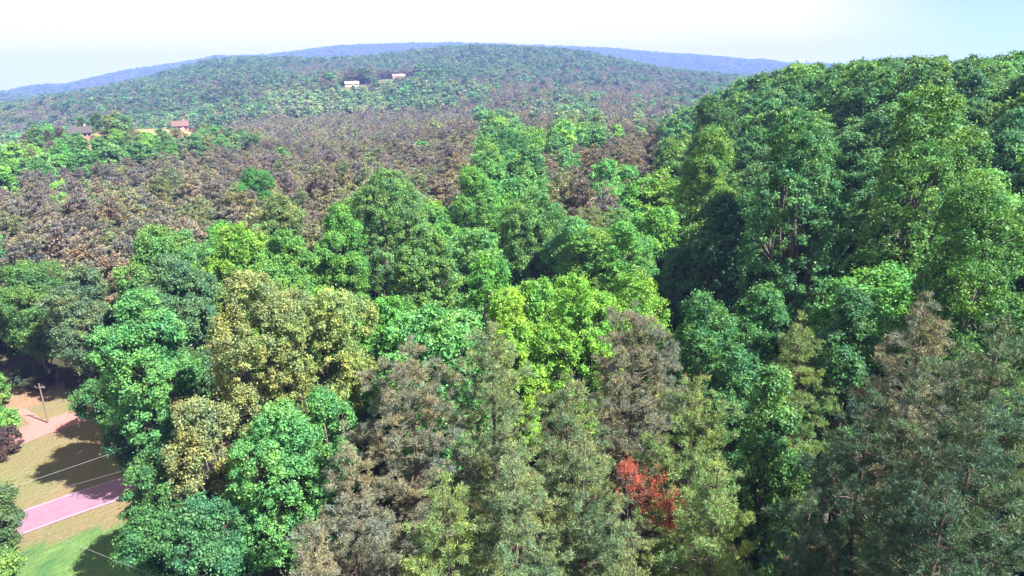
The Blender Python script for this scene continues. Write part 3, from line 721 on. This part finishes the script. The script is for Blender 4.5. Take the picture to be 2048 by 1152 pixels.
for i in np.nonzero(single)[0]:
    X, Y, sp = recs[i, 5], recs[i, 6] + 25, int(recs[i, 2])
    dd_ = [(math.hypot(X - a, (Y - b) * 1.3), k) for k, (a, b, _) in enumerate(LAND)]; dist, k = min(dd_)
    dx, dy = X - LAND[k][0], Y - LAND[k][1]
    hor = 'right' if dx > 0 else 'left'; ver = 'behind' if dy < 0 else 'in front'
    if abs(dx) > 2.2 * abs(dy): w_ = '%s of' % hor
    elif abs(dy) > 2.2 * abs(dx): w_ = 'behind' if dy < 0 else 'in front of'
    else: w_ = '%s and %s of' % (ver, hor)
    keyed.setdefault((tree_word(sp, cols[i]), w_, LAND[k][2], sp), []).append((dist, i))
LABEL = {}
for (tw, w_, ln, sp), lst in keyed.items():
    lst.sort()
    for n_, (_, i) in enumerate(lst):
        if n_ < 12 and not (sp == 1 and n_ >= 8): LABEL[i] = '%s, %s %s %s' % (tw, ORD[n_], w_, ln) if len(lst) > 1 else '%s %s %s' % (tw, w_, ln)
        else: LABEL[i] = '%s among the many packed %s %s' % (tw, w_, ln)
for i in np.nonzero(single)[0]:
    x, y, sp, h, w, X, Y, dp, rad = recs[i]; sp = int(sp)
    if sp == 0: src, h0, w0 = (BN if rad < 120 else BM), (21 if rad < 120 else 20), 8.6
    else: src, h0, w0 = (PN if rad < 110 else PM), (24 if rad < 110 else 19), (7.0 if rad < 110 else 5.6)
    tm, cm = src[rng.integers(len(src))]
    lab, grp = LABEL[i], GROUPS[sp]
    nm = 'broadleaf_tree' if sp == 0 else 'pine_tree'
    root = empty(nm, (x, y, float(ground_z(x, y))), rng.uniform(0, 6.28)); root.scale = (w / w0, w / w0, h / h0); tag(root, lab, 'tree', grp)
    t = bpy.data.objects.new('trunk', tm); C.objects.link(t); t.parent = root
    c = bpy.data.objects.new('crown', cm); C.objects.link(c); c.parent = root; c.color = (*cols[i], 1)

# the rest of the forest: one object
def src_obj(kind, seed, H, W, **kw):
    w, c = (broadleaf if kind == 'broad' else pine)(seed, H, W, **kw)
    if kind == 'pine': mi = np.r_[c[3], np.full(len(w[1]), 2)]
    else: mi = np.r_[np.zeros(len(c[1]), int), np.full(len(w[1]), 1)]
    V, F = join([(c[0], c[1]), w]); tone = np.r_[c[2], np.full(len(w[1]), 0.5)]
    mats = [M_LEAF_I, M_BARK] if kind == 'broad' else [M_NEEDLE_I, M_CANDLE, M_PBARK]
    o = mesh_obj('forest_source', V, F, mats, attr=tone, mat_index=mi); C.objects.unlink(o); hidden.objects.link(o)
    return o
names = []
for i in range(3): src_obj('broad', 51 + i, 20, 8.4, nleaf=9000, leaf=0.30, clump=0.95).name = 'src_a%d' % i
for i in range(4): src_obj('pine', 31 + i, 19, 5.6, ntuft=1300, blades=8, nl=0.44, nw=0.070, candle=.008, pointy=1.25, spacing=0.9, base=0.36, grp=9).name = 'src_b%d' % i
for i in range(3): src_obj('broad', 61 + i, 20, 8.4, nleaf=1100, leaf=0.75, clump=1.5, lobes=6).name = 'src_c%d' % i
for i in range(3): src_obj('pine', 71 + i, 19, 5.6, ntuft=230, blades=5, nl=0.95, nw=0.16, candle=0, pointy=1.6, spacing=1.6, base=0.4).name = 'src_d%d' % i
src_names = sorted(o.name for o in hidden.objects)
rest = ~single
rr_ = recs[rest]; rc = cols[rest]
pos = np.stack([rr_[:, 0], rr_[:, 1], ground_z(rr_[:, 0], rr_[:, 1])], -1)
idx = np.zeros(len(rr_), int); farm = rr_[:, 8] > 420; br_ = rr_[:, 2] == 0
idx[br_ & ~farm] = 0 + rng.integers(0, 3, (br_ & ~farm).sum())
idx[~br_ & ~farm] = 3 + rng.integers(0, 4, (~br_ & ~farm).sum())
idx[br_ & farm] = 7 + rng.integers(0, 3, (br_ & farm).sum())
idx[~br_ & farm] = 10 + rng.integers(0, 3, (~br_ & farm).sum())
scl = np.stack([rr_[:, 4] / np.where(br_, 8.4, 5.6)] * 2 + [rr_[:, 3] / np.where(br_, 20, 19)], -1)
me = bpy.data.meshes.new('distant_forest'); me.vertices.add(len(pos)); me.vertices.foreach_set('co', pos.astype(np.float32).ravel())
def padd(nm, typ, fld, val):
    a = me.attributes.new(nm, typ, 'POINT'); a.data.foreach_set(fld, np.ascontiguousarray(val).ravel())
padd('pick', 'INT', 'value', idx.astype(np.int32)); padd('spin', 'FLOAT', 'value', rng.uniform(0, 6.28, len(pos)).astype(np.float32))
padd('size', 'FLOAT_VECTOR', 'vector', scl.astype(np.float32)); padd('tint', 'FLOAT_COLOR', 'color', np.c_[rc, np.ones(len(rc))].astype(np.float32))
fo = bpy.data.objects.new('distant_forest', me); C.objects.link(fo)
tag(fo, 'mixed green and brown forest stretching to the far hills', 'forest', kind='stuff')
ng = bpy.data.node_groups.new('forest_spread', 'GeometryNodeTree')
ng.interface.new_socket('Geometry', in_out='INPUT', socket_type='NodeSocketGeometry'); ng.interface.new_socket('Geometry', in_out='OUTPUT', socket_type='NodeSocketGeometry')
gi = ng.nodes.new('NodeGroupInput'); go = ng.nodes.new('NodeGroupOutput'); iop = ng.nodes.new('GeometryNodeInstanceOnPoints'); ci = ng.nodes.new('GeometryNodeCollectionInfo')
ci.inputs['Collection'].default_value = hidden; ci.inputs['Separate Children'].default_value = True; ci.inputs['Reset Children'].default_value = True
def nattr(nm, typ):
    a = ng.nodes.new('GeometryNodeInputNamedAttribute'); a.data_type = typ; a.inputs['Name'].default_value = nm
    return next(s for s in a.outputs if s.enabled)
iop.inputs['Pick Instance'].default_value = True
cx = ng.nodes.new('ShaderNodeCombineXYZ'); e2r = ng.nodes.new('FunctionNodeEulerToRotation')
lk = ng.links.new
lk(gi.outputs[0], iop.inputs['Points']); lk(ci.outputs[0], iop.inputs['Instance']); lk(nattr('pick', 'INT'), iop.inputs['Instance Index'])
lk(nattr('spin', 'FLOAT'), cx.inputs[2]); lk(cx.outputs[0], e2r.inputs[0]); lk(e2r.outputs[0], iop.inputs['Rotation'])
lk(nattr('size', 'FLOAT_VECTOR'), iop.inputs['Scale']); lk(iop.outputs[0], go.inputs[0])
md = fo.modifiers.new('spread', 'NODES'); md.node_group = ng

# ------------------------------------------------------------------ houses
def box(x0, x1, y0, y1, z0, z1):
    V = np.array([(x, y, z) for z in (z0, z1) for y in (y0, y1) for x in (x0, x1)], float)
    F = np.array([(0, 2, 3, 1), (4, 5, 7, 6), (0, 1, 5, 4), (2, 6, 7, 3), (0, 4, 6, 2), (1, 3, 7, 5)])
    return V, F
def house(X, Y, D, w, dep_, hh, wallc, roofc, label, windows=4, rz=0.0):
    p = at(X, Y, D); gz = float(ground_z(p[0], p[1])); print('house', X, 'sight z', p[2], 'ground', gz)
    az = math.atan2(p[0], p[1])
    root = empty('house', (p[0], p[1], max(gz, p[2] - 6 if p[2] - gz < 14 else gz)), -az + rz); tag(root, label, 'house')
    if p[2] > gz + 0.5: root.location.z = gz
    mw = simple_mat('house_wall', wallc, tuple(c * 1.15 for c in wallc), 0.6, 0.85); mr = simple_mat('house_roof', roofc, tuple(c * 1.4 for c in roofc), 0.8, 0.8)
    w2, d2 = w / 2, dep_ / 2
    V, F = box(-w2, w2, -d2, d2, -1.0, hh)
    g1 = np.array([(-w2, -d2, hh), (-w2, d2, hh), (-w2, 0, hh + d2 * .75 - 0.2), (w2, -d2, hh), (w2, d2, hh), (w2, 0, hh + d2 * .75 - 0.2)])
    V2 = np.vstack([V, g1]); F2 = np.vstack([F, [[8, 10, 9, 9], [11, 12, 13, 13]]])
    me_ = bpy.data.meshes.new('wall'); me_.from_pydata([tuple(v) for v in V2], [], [tuple(f) for f in F] + [(8, 10, 9), (11, 12, 13)]); me_.materials.append(mw)
    o = bpy.data.objects.new('wall', me_); C.objects.link(o); o.parent = root
    e = 0.6; rh = hh + d2 * .75
    rv = [(-w2 - e, -d2 - e, hh - .35), (w2 + e, -d2 - e, hh - .35), (w2 + e, 0, rh), (-w2 - e, 0, rh), (w2 + e, d2 + e, hh - .35), (-w2 - e, d2 + e, hh - .35)]
    rv += [(a, b, c + .22) for a, b, c in rv]
    me_ = bpy.data.meshes.new('roof'); me_.from_pydata(rv, [], [(0, 3, 2, 1), (3, 5, 4, 2), (6, 7, 8, 9), (9, 8, 10, 11), (0, 1, 7, 6), (5, 11, 10, 4), (0, 6, 9, 3), (3, 9, 11, 5), (1, 2, 8, 7), (2, 4, 10, 8)]); me_.materials.append(mr)
    ro = bpy.data.objects.new('roof', me_); C.objects.link(ro); ro.parent = root
    b = box(w * .2, w * .2 + .8, .6, 1.4, rh - 1.2, rh + 1.1); mesh_obj('chimney', b[0], b[1], mw, ro)
    for i in range(windows):
        x = -w2 + w * (i + 0.5) / windows
        if i == windows // 2:
            b = box(x - .5, x + .5, -d2 - .06, -d2 + .02, 0, 2.1); mesh_obj('door', b[0], b[1], M_TRIM, root); continue
        b = box(x - .65, x + .65, -d2 - .07, -d2 + .02, 1.0, 2.3); f = mesh_obj('window', b[0], b[1], M_TRIM, root)
        b = box(x - .52, x + .52, -d2 - .09, -d2 - .04, 1.1, 2.2); mesh_obj('pane', b[0], b[1], M_GLASS, f)
house(163, 274, 350, 7.6, 6, 2.6, (0.30, 0.12, 0.13), (0.035, 0.03, 0.035), 'pink walled house with a dark roof among trees at the far left', 5)
house(362, 260, 405, 7.4, 6, 2.8, (0.28, 0.11, 0.10), (0.09, 0.05, 0.05), 'reddish brick house partly hidden by trees behind the brown stand', 4)
house(704, 169, 900, 17, 7, 3.0, (0.42, 0.38, 0.27), (0.20, 0.18, 0.14), 'long cream building in a clearing on the far wooded slope', 6)
house(798, 155, 1060, 18, 8, 4.0, (0.42, 0.34, 0.25), (0.24, 0.13, 0.11), 'tan building with a reddish roof farthest up the wooded slope', 5)

# ------------------------------------------------------------------ pole, cables, small plants by the road
def pole_at(X, Y, top, label):
    p = ground_at(X, Y); q = at(top[0], top[1], math.hypot(p[0], p[1])); h = q[2] - p[2]
    root = empty('utility_pole', (p[0], p[1], p[2])); tag(root, label, 'pole')
    V, F = tube(np.array([[0, 0, -.5], [0, 0, h * .5], [0, 0, h]]), [0.13, 0.11, 0.08], 10); mesh_obj('post', V, F, M_POLE, root, smooth=True)
    b = box(-.7, .7, -.05, .05, h - .7, h - .58); mesh_obj('crossarm', b[0], b[1], M_POLE, root)
    for s in (-.6, 0.3, .6):
        V, F = tube(np.array([[s, 0, h - .55], [s, 0, h - .42], [s, 0, h - .32]]), [0.05, 0.07, 0.03], 8); mesh_obj('insulator', V, F, M_POLE, root, smooth=True)
    return p, h
pole_at(97, 846, (73, 768), 'thin leaning looking utility pole beside the driveway in the tree shadow')
def cable(a, b, sag, r, label):
    t = np.linspace(0, 1, 24)[:, None]; P = a * (1 - t) + b * t - np.array([0, 0, 1.0]) * sag * 4 * t * (1 - t)
    c = P[0].copy(); o = mesh_obj('power_cable', *tube(P - c, np.full(24, r), 6), M_WIRE, smooth=True); o.location = c; tag(o, label, 'cable')
def at_z(X, Y, z):
    r = ray(X, Y); t = (z - CAM_Z) / r[2]; return np.array([0, 0, CAM_Z]) + r * t
cable(at_z(-160, 1034, 8), at_z(360, 858, 8), 0.15, 0.014, 'pale overhead cable crossing the dark shadow above the road')
cable(at_z(-160, 1052, 6), at_z(360, 908, 6), 0.15, 0.008, 'thin faint cable just below the brighter one over the shadow')
cable(at_z(-20, 1018, 9), at_z(470, 1215, 9), 0.1, 0.014, 'bright cable slanting down across the shade at the bottom left')
def bush(X, Y, W, H, col, seed, label, name='shrub', base=0.08):
    p = ground_at(X, Y)
    plant_tree(name, 'broad', (p[0], p[1], p[2]), label, 'shrub', None, col, seed, H, W, base=base, nleaf=9000, leaf=0.13, clump=.45)
bush(4, 872, 4.6, 3.0, (0.10, 0.20, 0.05), 901, 'bright green shrub at the left edge above the driveway')
bush(-2, 912, 5.2, 3.2, (0.05, 0.034, 0.036), 902, 'dark reddish shrub at the left edge beside the driveway')
bush(4, 1165, 3.2, 2.6, (0.11, 0.18, 0.05), 903, 'yellow green shrub at the very bottom left corner')
bush(72, 775, 6.0, 2.6, (0.03, 0.045, 0.03), 904, 'low dark hedge bush along the top of the clay patch')
bush(-10, 815, 5.0, 4.5, (0.09, 0.17, 0.045), 905, 'leafy green shrub at the left edge beside the clay patch')

# ------------------------------------------------------------------ air
def haze():
    V, F = box(-6200, 6200, -6200, 6200, GZ[0] - 1.0, max(GZ[1] + 34.0, CAM_Z + 20))
    m, nt, N, L = new_mat('haze_air'); out = N.new('ShaderNodeOutputMaterial'); v = N.new('ShaderNodeVolumePrincipled')
    v.inputs['Color'].default_value = (0.26, 0.38, 1.0, 1); v.inputs['Density'].default_value = 1.9e-4; v.inputs['Anisotropy'].default_value = 0.0
    L.new(v.outputs[0], out.inputs['Volume'])
    o = mesh_obj('haze', V, F, m); tag(o, 'pale blue haze in the air over the far hills', kind='stuff')
haze()
